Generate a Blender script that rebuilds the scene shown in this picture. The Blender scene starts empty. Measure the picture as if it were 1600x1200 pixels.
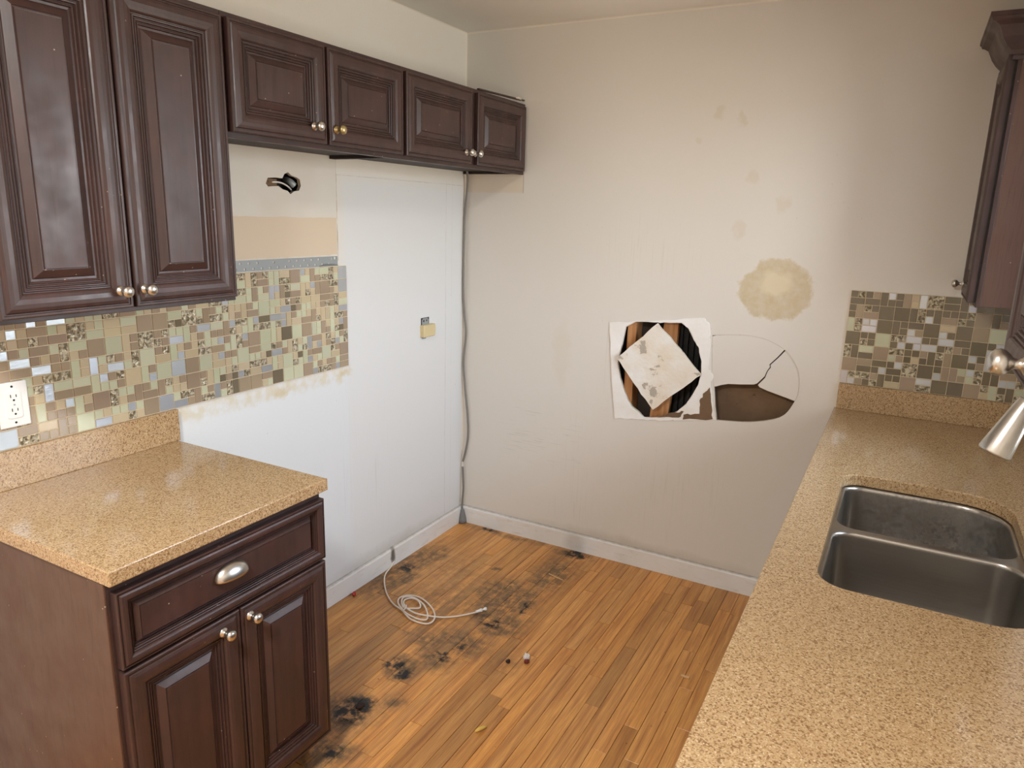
import bpy, bmesh, math, random
from math import sin, cos, pi, radians
from mathutils import Vector, Matrix
from mathutils.geometry import delaunay_2d_cdt

S = bpy.context.scene
COL = S.collection
rnd = random.Random(7)

# ------------------------------------------------------------------ camera, world, light, exposure
ROOM_W, ROOM_H, ROOM_D = 2.41, 2.458, 4.7
def set_camera():
    yaw, pitch, roll, f = 0.4938, -0.2317, 0.0278, 1125.6
    fw = Vector((-sin(yaw) * cos(pitch), cos(yaw) * cos(pitch), sin(pitch)))
    r = Vector((cos(yaw), sin(yaw), 0)); u = r.cross(fw)
    r2 = r * cos(roll) + u * sin(roll); u2 = -r * sin(roll) + u * cos(roll)
    cd = bpy.data.cameras.new('camera'); cam = bpy.data.objects.new('camera', cd); COL.objects.link(cam)
    m = Matrix((r2, u2, -fw)).transposed().to_4x4(); m.translation = Vector((1.9649, -3.1065, 1.6372))
    cam.matrix_world = m
    cd.sensor_width = 36; cd.lens = f / 1600 * 36; cd.clip_start = 0.02
    S.camera = cam
set_camera()

S.view_settings.view_transform = 'Standard'
S.view_settings.look = 'None'
S.view_settings.gamma = 1
S.view_settings.use_curve_mapping = False
S.view_settings.exposure = 0.5

WIN = dict(y0=-1.42, y1=-0.42, z0=1.10, z1=2.12)            # kitchen window over the sink, right wall, just outside the frame
def set_world():
    w = bpy.data.worlds.new('daylight'); S.world = w; w.use_nodes = True
    nt = w.node_tree; nt.nodes.clear()
    tc = nt.nodes.new('ShaderNodeTexCoord'); sx = nt.nodes.new('ShaderNodeSeparateXYZ')
    cr = nt.nodes.new('ShaderNodeValToRGB'); mr = nt.nodes.new('ShaderNodeMapRange')
    bg = nt.nodes.new('ShaderNodeBackground'); out = nt.nodes.new('ShaderNodeOutputWorld')
    nt.links.new(tc.outputs['Generated'], sx.inputs[0]); nt.links.new(sx.outputs['Z'], mr.inputs['Value'])
    mr.inputs['From Min'].default_value = -1; mr.inputs['From Max'].default_value = 1
    e = cr.color_ramp.elements
    e[0].position = 0.0; e[0].color = (0.50, 0.49, 0.45, 1)
    e[1].position = 1.0; e[1].color = (0.62, 0.80, 1.0, 1)
    for p, c in ((0.47, (0.60, 0.58, 0.53, 1)), (0.52, (0.86, 0.93, 1.0, 1)), (0.7, (0.80, 0.91, 1.06, 1))):
        x = e.new(p); x.color = c
    nt.links.new(mr.outputs[0], cr.inputs[0]); nt.links.new(cr.outputs[0], bg.inputs[0])
    bg.inputs[1].default_value = 12.2
    nt.links.new(bg.outputs[0], out.inputs[0])
set_world()
def portal(name, loc, rot, sx, sy):
    l = bpy.data.lights.new(name, 'AREA'); l.shape = 'RECTANGLE'; l.size = sx; l.size_y = sy
    l.cycles.is_portal = True
    o = bpy.data.objects.new(name, l); COL.objects.link(o); o.location = loc; o.rotation_euler = rot
portal('window_daylight', (ROOM_W + 0.13, (WIN['y0'] + WIN['y1']) / 2, (WIN['z0'] + WIN['z1']) / 2), (0, radians(90), 0), WIN['z1'] - WIN['z0'], WIN['y1'] - WIN['y0'])

# unseen fill lamp added behind the camera to brighten floor and counters
FILL_LAMP = (1.25, -3.25, 2.34)
_l = bpy.data.lights.new('fill_lamp_light', 'AREA'); _l.shape = 'DISK'; _l.size = 0.34; _l.energy = 42; _l.color = (0.98, 0.985, 0.96)
_o = bpy.data.objects.new('fill_lamp_light', _l); COL.objects.link(_o); _o.location = (FILL_LAMP[0], FILL_LAMP[1], FILL_LAMP[2] - .005)

# ------------------------------------------------------------------ node helpers
def lin(c):
    c = c / 255.0
    return c / 12.92 if c <= 0.04045 else ((c + 0.055) / 1.055) ** 2.4
def rgb(r, g, b): return (lin(r), lin(g), lin(b), 1.0)

class Mat:
    def __init__(s, name, rough=0.5, spec=0.5, metal=0.0):
        s.m = bpy.data.materials.new(name); s.m.use_nodes = True
        s.nt = s.m.node_tree; s.nt.nodes.clear()
        s.b = s.nt.nodes.new('ShaderNodeBsdfPrincipled'); o = s.nt.nodes.new('ShaderNodeOutputMaterial')
        s.nt.links.new(s.b.outputs[0], o.inputs[0])
        s.set('Roughness', rough); s.set('Metallic', metal); s.set('Specular IOR Level', spec)
        s._pos = None
    def put(s, sock, v):
        if isinstance(v, bpy.types.NodeSocket): s.nt.links.new(v, sock)
        elif v is not None: sock.default_value = v
    def set(s, inp, v): s.put(s.b.inputs[inp], v)
    def n(s, t): return s.nt.nodes.new('ShaderNode' + t)
    @property
    def pos(s):
        if s._pos is None: s._pos = s.n('NewGeometry').outputs['Position']
        return s._pos
    def objco(s): return s.n('TexCoord').outputs['Object']
    def scale(s, v, sc, off=(0, 0, 0)):
        m = s.n('Mapping'); s.put(m.inputs['Vector'], v); m.inputs['Scale'].default_value = sc; m.inputs['Location'].default_value = off
        return m.outputs[0]
    def noise(s, v, scale, detail=3, rough=0.55, col=False):
        n = s.n('TexNoise'); s.put(n.inputs['Vector'], v); n.inputs['Scale'].default_value = scale
        n.inputs['Detail'].default_value = detail; n.inputs['Roughness'].default_value = rough
        return n.outputs['Color' if col else 'Fac']
    def voro(s, v, scale, out='Color', feature='F1'):
        n = s.n('TexVoronoi'); n.feature = feature; s.put(n.inputs['Vector'], v); n.inputs['Scale'].default_value = scale
        return n.outputs[out]
    def ramp(s, f, stops, mode='LINEAR'):
        r = s.n('ValToRGB'); s.put(r.inputs[0], f); e = r.color_ramp.elements; r.color_ramp.interpolation = mode
        e[0].position, e[0].color = stops[0]; e[1].position, e[1].color = stops[-1]
        for p, c in stops[1:-1]: x = e.new(p); x.color = c
        return r.outputs[0]
    def mr(s, f, a, b, c=0.0, d=1.0):
        m = s.n('MapRange'); s.put(m.inputs[0], f)
        for i, v in enumerate((a, b, c, d)): m.inputs[i + 1].default_value = v
        return m.outputs[0]
    def math(s, op, a, b=None):
        m = s.n('Math'); m.operation = op; s.put(m.inputs[0], a)
        if b is not None: s.put(m.inputs[1], b)
        return m.outputs[0]
    def mul(s, a, b): return s.math('MULTIPLY', a, b)
    def mx(s, a, b): return s.math('MAXIMUM', a, b)
    def mix(s, f, a, b, mode='MIX'):
        m = s.n('Mix'); m.data_type = 'RGBA'; m.blend_type = mode
        s.put(m.inputs[0], f); s.put(m.inputs[6], a); s.put(m.inputs[7], b)
        return m.outputs[2]
    def warp(s, v, scale, amt):
        n = s.noise(v, scale, 4, 0.6, col=True)
        a = s.n('VectorMath'); a.operation = 'SUBTRACT'; s.put(a.inputs[0], n); a.inputs[1].default_value = (0.5, 0.5, 0.5)
        b = s.n('VectorMath'); b.operation = 'SCALE'; s.put(b.inputs[0], a.outputs[0]); b.inputs['Scale'].default_value = amt
        c = s.n('VectorMath'); c.operation = 'ADD'; s.put(c.inputs[0], v); s.put(c.inputs[1], b.outputs[0])
        return c.outputs[0]
    def blob(s, v, c, r, soft=0.5):
        """1 inside an ellipsoid round c with radii r, falling to 0 over the soft share of the radius"""
        a = s.n('VectorMath'); a.operation = 'SUBTRACT'; s.put(a.inputs[0], v); a.inputs[1].default_value = c
        b = s.n('VectorMath'); b.operation = 'DIVIDE'; s.put(b.inputs[0], a.outputs[0]); b.inputs[1].default_value = r
        l = s.n('VectorMath'); l.operation = 'LENGTH'; s.put(l.inputs[0], b.outputs[0])
        return s.mr(l.outputs['Value'], 1.0, 1.0 - soft)
    def box(s, xyz, axis_ranges, soft=0.004):
        f = None
        for ax, (a, b) in axis_ranges.items():
            g = s.mul(s.mr(xyz[ax], a - soft, a + soft), s.mr(xyz[ax], b + soft, b - soft))
            f = g if f is None else s.mul(f, g)
        return f
    def xyz(s, v=None):
        n = s.n('SeparateXYZ'); s.put(n.inputs[0], v or s.pos); return {'x': n.outputs[0], 'y': n.outputs[1], 'z': n.outputs[2]}
    def bump(s, h, strength=0.3, dist=0.002):
        n = s.n('Bump'); s.put(n.inputs['Height'], h); n.inputs['Strength'].default_value = strength; n.inputs['Distance'].default_value = dist
        s.nt.links.new(n.outputs[0], s.b.inputs['Normal'])
    def tint(s): return s.n('ObjectInfo').outputs['Color']
    def rand(s): return s.n('ObjectInfo').outputs['Random']

def plain(name, c, rough=0.5, metal=0.0, spec=0.5):
    m = Mat(name, rough, spec, metal); m.set('Base Color', c)
    v = m.noise(m.objco(), 60, 3); m.set('Roughness', m.mr(v, 0.3, 0.7, max(rough - 0.05, 0.02), rough + 0.06))
    return m.m

# ------------------------------------------------------------------ materials
def wall_base(m, warm=rgb(230, 224, 212), cool=rgb(228, 228, 226)):
    p = m.pos
    big = m.noise(p, 1.6, 3); fine = m.noise(p, 260, 2)
    c = m.mix(m.mr(big, 0.35, 0.65, 0.0, 0.35), warm, cool)
    return c, fine
def drips(m, centers, ax, amount):
    """long thin vertical grease streaks"""
    p = m.pos
    sc = (110, 110, 3.2)
    s = m.mr(m.noise(m.scale(p, sc), 1.0, 4, 0.65), 0.55, 0.74)
    reg = None
    for c, r in centers:
        b = m.blob(p, c, r, 0.9); reg = b if reg is None else m.mx(reg, b)
    return m.mul(m.mul(s, reg), amount)

def mat_wall_left():
    m = Mat('painted_wall_left', 0.55, 0.35); p = m.pos; q = m.xyz()
    c, fine = wall_base(m)
    wq = m.xyz(m.warp(p, 18, 0.012))
    alcove = m.box(wq, {'y': (-0.90, -0.02), 'z': (-0.1, 1.76)}, 0.03)
    c = m.mix(m.mul(alcove, 0.75), c, rgb(223, 226, 228))
    low = m.box(wq, {'y': (-1.72, -0.88), 'z': (-0.1, 1.0)}, 0.02)
    c = m.mix(m.mul(low, 0.8), c, rgb(224, 229, 233))
    beige = m.box(wq, {'y': (-1.75, -0.925), 'z': (1.463, 1.607)}, 0.002)
    c = m.mix(beige, c, rgb(219, 202, 178))
    # glue left under the removed stone strip, yellow smears, seams and scuffs
    wv = m.warp(p, 30, 0.05)
    glue = m.mul(m.box(m.xyz(wv), {'y': (-1.68, -0.87), 'z': (0.955, 1.016)}, 0.012), m.mr(m.noise(p, 22, 4), 0.42, 0.62))
    c = m.mix(m.mul(glue, 0.6), c, rgb(214, 202, 168))
    for ce, r, a in (((0, -1.31, 1.80), (.1, .018, .05), .8), ((0, -1.25, 0.975), (.1, .05, .03), .5), ((0, -0.9, 0.985), (.1, .05, .02), .5)):
        c = m.mix(m.mul(m.blob(wv, ce, r, 0.6), a), c, rgb(206, 184, 132))
    for rngs, a in (({'y': (-0.924, -0.919), 'z': (1.44, 1.85)}, .65), ({'y': (-0.1665, -0.163), 'z': (0.1, 1.78)}, .35), ({'y': (-0.115, -0.113), 'z': (0.1, 1.8)}, .2),
                    ({'y': (-1.75, -0.02), 'z': (1.764, 1.7665)}, .4)):
        c = m.mix(m.mul(m.mul(m.box(m.xyz(m.warp(p, 9, 0.006)), rngs, 0.0015), m.mr(m.noise(p, 14, 3), .3, .6)), a), c, rgb(150, 128, 98))
    d = drips(m, [((0, -0.90, 0.55), (.1, .07, .55)), ((0, -0.70, 0.5), (.1, .12, .4)), ((0, -0.93, 1.6), (.1, .03, .2))], 'y', 0.22)
    c = m.mix(d, c, rgb(150, 130, 98))
    specks = m.mr(m.voro(p, 26, 'Distance'), 0.055, 0.03)
    sel = m.mr(m.noise(p, 4.1, 2), 0.52, 0.6)
    c = m.mix(m.mul(m.mul(specks, sel), 0.55), c, rgb(120, 108, 90))
    c = m.mix(m.mul(m.blob(m.warp(p, 12, .06), (0, -0.6, 0.08), (.1, .6, .07), .9), .35), c, rgb(150, 132, 104))
    m.set('Base Color', c)
    m.bump(m.math('ADD', m.mul(fine, 0.5), m.mul(m.noise(p, 45, 4), 0.7)), 0.25, 0.002)
    return m.m

def mat_wall_far():
    m = Mat('painted_wall_far', 0.55, 0.35); p = m.pos
    c, fine = wall_base(m, rgb(224, 219, 210), rgb(223, 220, 213))
    wv = m.warp(p, 14, 0.10)
    n = m.noise(p, 30, 4)
    st = m.blob(wv, (1.50, 0, 1.365), (.150, .3, .132), 0.10)
    c = m.mix(m.mul(st, m.mr(n, .2, .7, .45, 1)), c, rgb(203, 186, 150))
    c = m.mix(m.mul(m.blob(wv, (1.50, 0, 1.39), (.075, .3, .06), .5), .8), c, rgb(226, 214, 184))
    for x, z, rx, rz, a in ((1.213, 2.061, .03, .035, .32), (1.299, 2.031, .022, .03, .3), (1.364, 1.807, .03, .035, .28), (1.496, 1.712, .025, .045, .28), (1.131, 1.952, .02, .02, .25), (1.33, 1.60, .03, .05, .3), (.56, .98, .06, .2, .15)):
        c = m.mix(m.mul(m.blob(wv, (x, 0, z), (rx, .3, rz), .5), a), c, rgb(205, 190, 160))
    # unpainted band under the corner cabinet
    b = m.box(m.xyz(m.warp(p, 20, .004)), {'x': (-.1, .325), 'z': (1.735, 1.9)}, 0.002)
    c = m.mix(m.mul(b, .45), c, rgb(222, 198, 164))
    e = m.box(m.xyz(m.warp(p, 20, .004)), {'x': (.321, .326), 'z': (1.735, 1.9)}, 0.001)
    c = m.mix(m.mul(e, .4), c, rgb(150, 120, 90))
    d = drips(m, [((.66, 0, .35), (.16, .3, .5)), ((1.15, 0, .4), (.35, .3, .35)), ((.8, 0, 1.0), (.06, .3, .35)), ((.95, 0, 1.5), (.3, .3, .2))], 'x', 0.2)
    c = m.mix(d, c, rgb(158, 130, 96))
    scr = m.mul(m.mr(m.noise(m.scale(p, (4, 4, 110)), 1, 3, .7), .60, .66), m.mx(m.blob(p, (.42, 0, .55), (.3, .3, .22), .8), m.blob(p, (.62, 0, .5), (.12, .3, .2), .7)))
    c = m.mix(m.mul(scr, .3), c, rgb(150, 138, 124))
    specks = m.mr(m.voro(p, 30, 'Distance'), 0.05, 0.03); sel = m.mr(m.noise(p, 3.3, 2), 0.50, 0.6)
    c = m.mix(m.mul(m.mul(specks, sel), 0.45), c, rgb(138, 112, 84))
    c = m.mix(m.mul(m.blob(m.warp(p, 10, .06), (1.0, 0, .09), (.9, .3, .05), .9), .3), c, rgb(150, 128, 100))
    m.set('Base Color', c)
    m.bump(m.math('ADD', m.mul(fine, 0.5), m.mul(m.noise(p, 38, 4), 0.8)), 0.3, 0.002)
    return m.m

def mat_paint(name, c1, c2, rough=0.6):
    m = Mat(name, rough, 0.35); p = m.pos
    m.set('Base Color', m.mix(m.mr(m.noise(p, 2.2, 3), .35, .65), c1, c2)); m.bump(m.noise(p, 90, 4), 0.2, 0.002)
    return m.m

def mat_baseboard():
    m = Mat('painted_baseboard', 0.45, 0.4); p = m.pos
    c = m.mix(m.mr(m.noise(p, 3, 3), .35, .65), rgb(238, 238, 237), rgb(228, 226, 221))
    dirt = m.mul(m.mr(m.noise(m.scale(p, (9, 9, 40)), 1, 5, .7), .56, .70), 0.25)
    c = m.mix(dirt, c, rgb(160, 140, 112))
    wv = m.warp(p, 20, .03); q = m.xyz(m.warp(p, 40, .008))
    c = m.mix(m.mul(m.mr(q['z'], .086, .095), .7), c, rgb(120, 102, 80))
    c = m.mix(m.mul(m.blob(wv, (0, -.615, .055), (.3, .022, .05), .5), .9), c, rgb(90, 82, 70))
    c = m.mix(m.mul(m.blob(wv, (.68, 0, .04), (.07, .3, .08), .6), .3), c, rgb(150, 134, 112))
    m.set('Base Color', c); m.bump(m.noise(p, 60, 4), 0.25, 0.002)
    return m.m

def mat_floor():
    m = Mat('oak_strip_floor', 0.34, 0.5); p = m.pos
    off = m.n('VectorMath'); off.operation = 'SCALE'; off.inputs[0].default_value = (3.1, 17.0, 5.0); m.put(off.inputs['Scale'], m.rand())
    ad = m.n('VectorMath'); ad.operation = 'ADD'; m.put(ad.inputs[0], p); m.put(ad.inputs[1], off.outputs[0])
    q = ad.outputs[0]
    g1 = m.noise(m.scale(q, (55, 2.4, 1)), 1, 5, .6)
    g2 = m.noise(m.scale(q, (330, 9, 1)), 1, 3, .6)
    c = m.ramp(g1, [(0.30, rgb(172, 110, 54)), (0.46, rgb(212, 148, 78)), (0.62, rgb(230, 168, 92)), (0.75, rgb(202, 134, 68))])
    c = m.mix(m.mr(g2, .38, .68, 0, .5), c, rgb(162, 106, 62))
    c = m.mix(1.0, c, m.tint(), 'MULTIPLY')
    # wear towards the right side of the room, dark water stains, black mould spots
    w = m.warp(p, 9, 0.16); w2 = m.warp(p, 40, 0.07); n = m.noise(p, 26, 5, .65); n2 = m.noise(m.scale(p, (60, 14, 1)), 1, 5, .7)
    grey = None
    for x, y, rx, ry, a in ((.07, -.62, .10, .30, 1), (.12, -.42, .06, .10, .7), (.60, -.60, .16, .20, 1), (.68, -.78, .13, .12, .9), (.70, -.30, .10, .22, .7), (.69, -.06, .10, .05, 1),
                            (.62, -.97, .15, .10, .75), (.50, -1.02, .12, .09, .6), (.60, -1.12, .08, .06, .8), (.53, -1.22, .07, .06, .8), (.50, -1.52, .12, .10, .9), (.55, -1.68, .13, .10, 1), (.45, -.75, .2, .12, .4), (.3, -.04, .3, .03, .5),
                            (.62, -1.40, .05, .06, .6), (.82, -1.0, .1, .1, .3), (.42, -.72, .35, .30, .35), (.28, -.5, .2, .2, .3)):
        b = m.mul(m.blob(w, (x, y, 0), (rx * 1.25, ry * 1.25, .5), .75), a); grey = b if grey is None else m.mx(grey, b)
    gm = m.mul(m.mr(grey, 0, .62), m.mr(m.math('ADD', m.mul(n, .6), m.mul(n2, .4)), .38, .54, .12, 1))
    c = m.mix(m.mul(gm, .80), c, rgb(92, 80, 64))
    blk = None
    for x, y, rx, ry, a in ((.525, -1.49, .06, .085, 1), (.545, -1.455, .03, .04, 1), (.49, -1.225, .04, .04, .9), (.55, -1.25, .03, .04, .9), (.665, -.80, .04, .035, .9), (.705, -.045, .06, .045, 1),
                            (.61, -1.09, .045, .025, .8), (.64, -1.01, .022, .04, .8), (.72, -.62, .02, .06, .7), (.60, -.78, .05, .03, .5), (.445, -.38, .03, .02, .5), (.84, -.99, .012, .012, 1), (.60, -1.67, .03, .03, .7), (.08, -.60, .04, .05, .7), (.19, -.03, .04, .015, .9)):
        b = m.mul(m.blob(w2, (x, y, 0), (rx * 1.2, ry * 1.2, .5), .6), a); blk = b if blk is None else m.mx(blk, b)
    c = m.mix(m.mul(m.mr(blk, 0, .7), m.mr(n, .38, .52, .05, 1)), c, rgb(28, 25, 23))
    specks = m.mr(m.voro(p, 17, 'Distance'), 0.06, 0.03); sel = m.mr(m.noise(p, 5, 2), .45, .55)
    c = m.mix(m.mul(m.mul(specks, sel), .8), c, rgb(50, 30, 18))
    m.set('Base Color', c)
    m.set('Roughness', m.mr(m.mx(gm, m.mr(n, .4, .7, 0, .4)), 0, 1, .30, .62))
    m.bump(m.math('ADD', m.mul(g2, .5), m.mul(n, .5)), 0.12, 0.001)
    return m.m

def mat_cabinet(name, c1, c2, grain='z', rough=0.36):
    m = Mat(name, rough, 0.5); o = m.objco()
    sc = (45, 45, 3) if grain == 'z' else (45, 3, 45)
    g = m.noise(m.scale(o, sc), 1, 5, .6); g2 = m.noise(m.scale(o, tuple(4 * v for v in sc)), 1, 3, .6)
    c = m.mix(m.mr(g, .3, .7), c1, c2)
    c = m.mix(m.mr(g2, .5, .75, 0, .45), c, rgb(38, 24, 20))
    c = m.mix(m.mul(m.mr(m.noise(o, 9, 4), .45, .7), .3), c, rgb(88, 56, 50))
    chip = m.mul(m.mr(m.voro(o, 38, 'Distance'), .075, .05), m.mr(m.noise(o, 6, 2), .50, .58))
    c = m.mix(m.mul(chip, .8), c, rgb(190, 170, 150))
    m.set('Base Color', c); m.set('Roughness', m.mr(m.noise(o, 12, 4), .3, .7, rough - .06, rough + .12))
    m.bump(g2, 0.06, 0.001)
    return m.m

def mat_granite():
    m = Mat('speckled_tan_stone', 0.1, 0.5); p = m.pos
    v = m.voro(p, 430, 'Color'); sx = m.n('SeparateColor'); m.put(sx.inputs[0], v)
    a, b = sx.outputs[0], sx.outputs[1]
    c = m.ramp(a, [(0, rgb(150, 118, 80)), (.14, rgb(170, 139, 100)), (.34, rgb(182, 152, 114)), (.66, rgb(190, 162, 124)), (.88, rgb(200, 174, 138)), (.97, rgb(212, 190, 158))], 'CONSTANT')
    v2 = m.voro(m.warp(p, 260, .003), 300, 'Color'); s2 = m.n('SeparateColor'); m.put(s2.inputs[0], v2)
    c = m.mix(m.mr(s2.outputs[2], .83, .85, 0, .72), c, rgb(104, 70, 40))
    c = m.mix(m.mr(m.noise(p, 6, 3), .3, .7, 0, .25), c, rgb(176, 146, 108))
    m.set('Base Color', c); m.set('Roughness', m.mr(m.noise(p, 30, 4), .3, .7, .10, .2))
    return m.m

def mat_tile(name, c, rough, metal=0.0, crinkle=0, brushed=False, spec=.5):
    m = Mat(name, rough, spec, metal); p = m.pos
    col = m.mix(1.0, c, m.tint(), 'MULTIPLY')
    if crinkle:
        h = m.noise(m.warp(p, 40, .02), 95, 2, .5)
        col = m.mix(m.mr(h, .40, .60), m.mix(.7, col, rgb(78, 66, 46)), m.mix(.5, col, rgb(240, 232, 208)))
        m.bump(h, 1.0, 0.012)
    elif brushed:
        h = m.noise(m.scale(p, (40, 40, 900)), 1, 3); m.bump(h, .25, .001)
    m.set('Base Color', col)
    return m.m

def mat_steel(name, c, rough, axis=(6, 300, 300), dirt=None):
    m = Mat(name, rough, .5, 1.0); p = m.objco() if dirt is None else m.pos
    h = m.noise(m.scale(p, axis), 1, 4, .6)
    col = m.mix(m.mr(h, .3, .7, 0, .15), c, rgb(120, 116, 110))
    r = m.mr(h, .3, .7, rough - .02, rough + .03)
    if dirt:
        ce, ra = dirt
        d = m.mul(m.blob(m.warp(p, 16, .08), ce, ra, .8), m.mr(m.noise(p, 70, 5, .75), .47, .58))
        col = m.mix(m.mul(d, .9), col, rgb(58, 44, 30)); m.set('Metallic', m.mr(d, 0, 1, 1, .2)); r = m.mx(r, m.mul(d, .7))
    m.set('Base Color', col); m.set('Roughness', r); m.bump(h, .015, .001)
    return m.m

def mat_gyp(name, c1, c2, c3, amount=.55, scale=22):
    m = Mat(name, .8, .2); p = m.pos
    n = m.noise(m.warp(p, 18, .06), scale, 4, .55)
    c = m.mix(m.mr(m.noise(p, 7, 3), .35, .65), c1, c2)
    c = m.mix(m.mr(n, amount, amount + .03), c, c3)
    m.set('Base Color', c); m.bump(m.mul(m.noise(p, 50, 4), 1), .5, .003)
    return m.m

def mat_lumber():
    m = Mat('raw_lumber', .7, .3); o = m.objco()
    g = m.noise(m.scale(o, (60, 60, 3)), 1, 4)
    m.set('Base Color', m.mix(m.mr(g, .35, .65), rgb(196, 146, 98), rgb(164, 112, 70))); return m.m

M = dict(
    wall_left=mat_wall_left(), wall_far=mat_wall_far(),
    wall=mat_paint('painted_wall', rgb(230, 222, 212), rgb(228, 222, 214)),
    ceiling=mat_paint('ceiling_paint', rgb(234, 227, 216), rgb(228, 221, 210)),
    bead=mat_paint('corner_caulk', rgb(236, 228, 214), rgb(228, 220, 206)),
    baseboard=mat_baseboard(), floor=mat_floor(), subfloor=plain('dark_gap', rgb(46, 28, 16), .8),
    cab=mat_cabinet('espresso_wood', rgb(57, 41, 39), rgb(70, 50, 46)),
    cabh=mat_cabinet('espresso_wood_rail', rgb(53, 38, 36), rgb(66, 47, 43), 'y'),
    cabin=plain('dark_cabinet_interior', rgb(40, 27, 23), .6),
    panel=mat_cabinet('brown_end_panel', rgb(88, 62, 50), rgb(92, 65, 52), 'z', .40),
    stone=mat_granite(), grout=plain('tan_grout', rgb(222, 204, 174), .85),
    taupe=mat_tile('taupe_glass_tile', rgb(166, 148, 126), .12), cream=mat_tile('cream_glass_tile', rgb(200, 202, 174), .12),
    tan=mat_tile('tan_glass_tile', rgb(200, 184, 154), .14), shaded=mat_tile('shaded_glass_tile', rgb(120, 110, 90), .10),  # dark glass carries shade in its colour, mainly for the far wall patch
    steel_tile=mat_tile('brushed_steel_tile', rgb(196, 202, 208), .32, .7, 0, True),
    gold=mat_tile('crinkled_foil_tile', rgb(190, 178, 148), .25, .35, 1),
    nickel=mat_steel('brushed_nickel', rgb(214, 212, 206), .30, (40, 40, 40)),
    sink_far=mat_steel('stained_stainless', rgb(178, 174, 168), .30, (6, 260, 260), ((2.14, -.86, .77), (.24, .2, .2))),
    sink=mat_steel('stainless', rgb(178, 174, 168), .30, (6, 260, 260)),
    galv=plain('galvanised_steel', rgb(160, 166, 168), .45, .3),
    white_plastic=plain('white_plastic', rgb(236, 236, 234), .35), dark=plain('dark_slot', rgb(34, 30, 28), .6),
    ivory=plain('ivory_plastic', rgb(216, 198, 152), .45), grey_cable=plain('grey_cable_jacket', rgb(128, 124, 118), .5),
    white_cable=plain('white_cable_jacket', rgb(226, 214, 200), .4), grey_putty=plain('grey_putty', rgb(124, 124, 122), .7),
    plaster=mat_gyp('torn_white_plaster', rgb(246, 245, 242), rgb(238, 234, 226), rgb(176, 152, 126), .66, 11),
    diamond=mat_gyp('scraped_drywall', rgb(240, 238, 232), rgb(230, 218, 198), rgb(184, 174, 160), .60, 14),
    gypedge=mat_gyp('gypsum_edge', rgb(222, 212, 196), rgb(206, 194, 176), rgb(150, 128, 104), .62, 40),
    paper=mat_gyp('brown_drywall_paper', rgb(128, 104, 80), rgb(112, 90, 70), rgb(100, 78, 60), .66, 30),
    cavity=plain('dark_wall_cavity', rgb(70, 60, 52), .9), black=plain('black_wall_cavity', rgb(30, 29, 28), .7),
    lumber=mat_lumber(), skim=mat_paint('old_white_skim', rgb(226, 222, 212), rgb(218, 210, 198)),
    red=plain('red_plastic', rgb(170, 30, 24), .4), maroon=plain('dark_red_wrapper', rgb(110, 26, 30), .4), yellow=plain('yellow_chip', rgb(222, 186, 92), .6),
    pale_wood=plain('pale_wood_splinter', rgb(222, 184, 134), .6), scrap=plain('white_paper_scrap', rgb(232, 226, 220), .6),
    soil=plain('dark_crumb', rgb(44, 26, 20), .8), brass=plain('aged_brass', rgb(190, 172, 128), .38, .9),
)
def glass():
    m = bpy.data.materials.new('window_glass'); m.use_nodes = True; nt = m.node_tree; nt.nodes.clear()
    t = nt.nodes.new('ShaderNodeBsdfTransparent'); g = nt.nodes.new('ShaderNodeBsdfGlossy'); g.inputs['Roughness'].default_value = .02
    f = nt.nodes.new('ShaderNodeFresnel'); mx = nt.nodes.new('ShaderNodeMixShader'); o = nt.nodes.new('ShaderNodeOutputMaterial')
    nt.links.new(f.outputs[0], mx.inputs[0]); nt.links.new(t.outputs[0], mx.inputs[1]); nt.links.new(g.outputs[0], mx.inputs[2]); nt.links.new(mx.outputs[0], o.inputs[0])
    return m
M['glass'] = glass()

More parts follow.
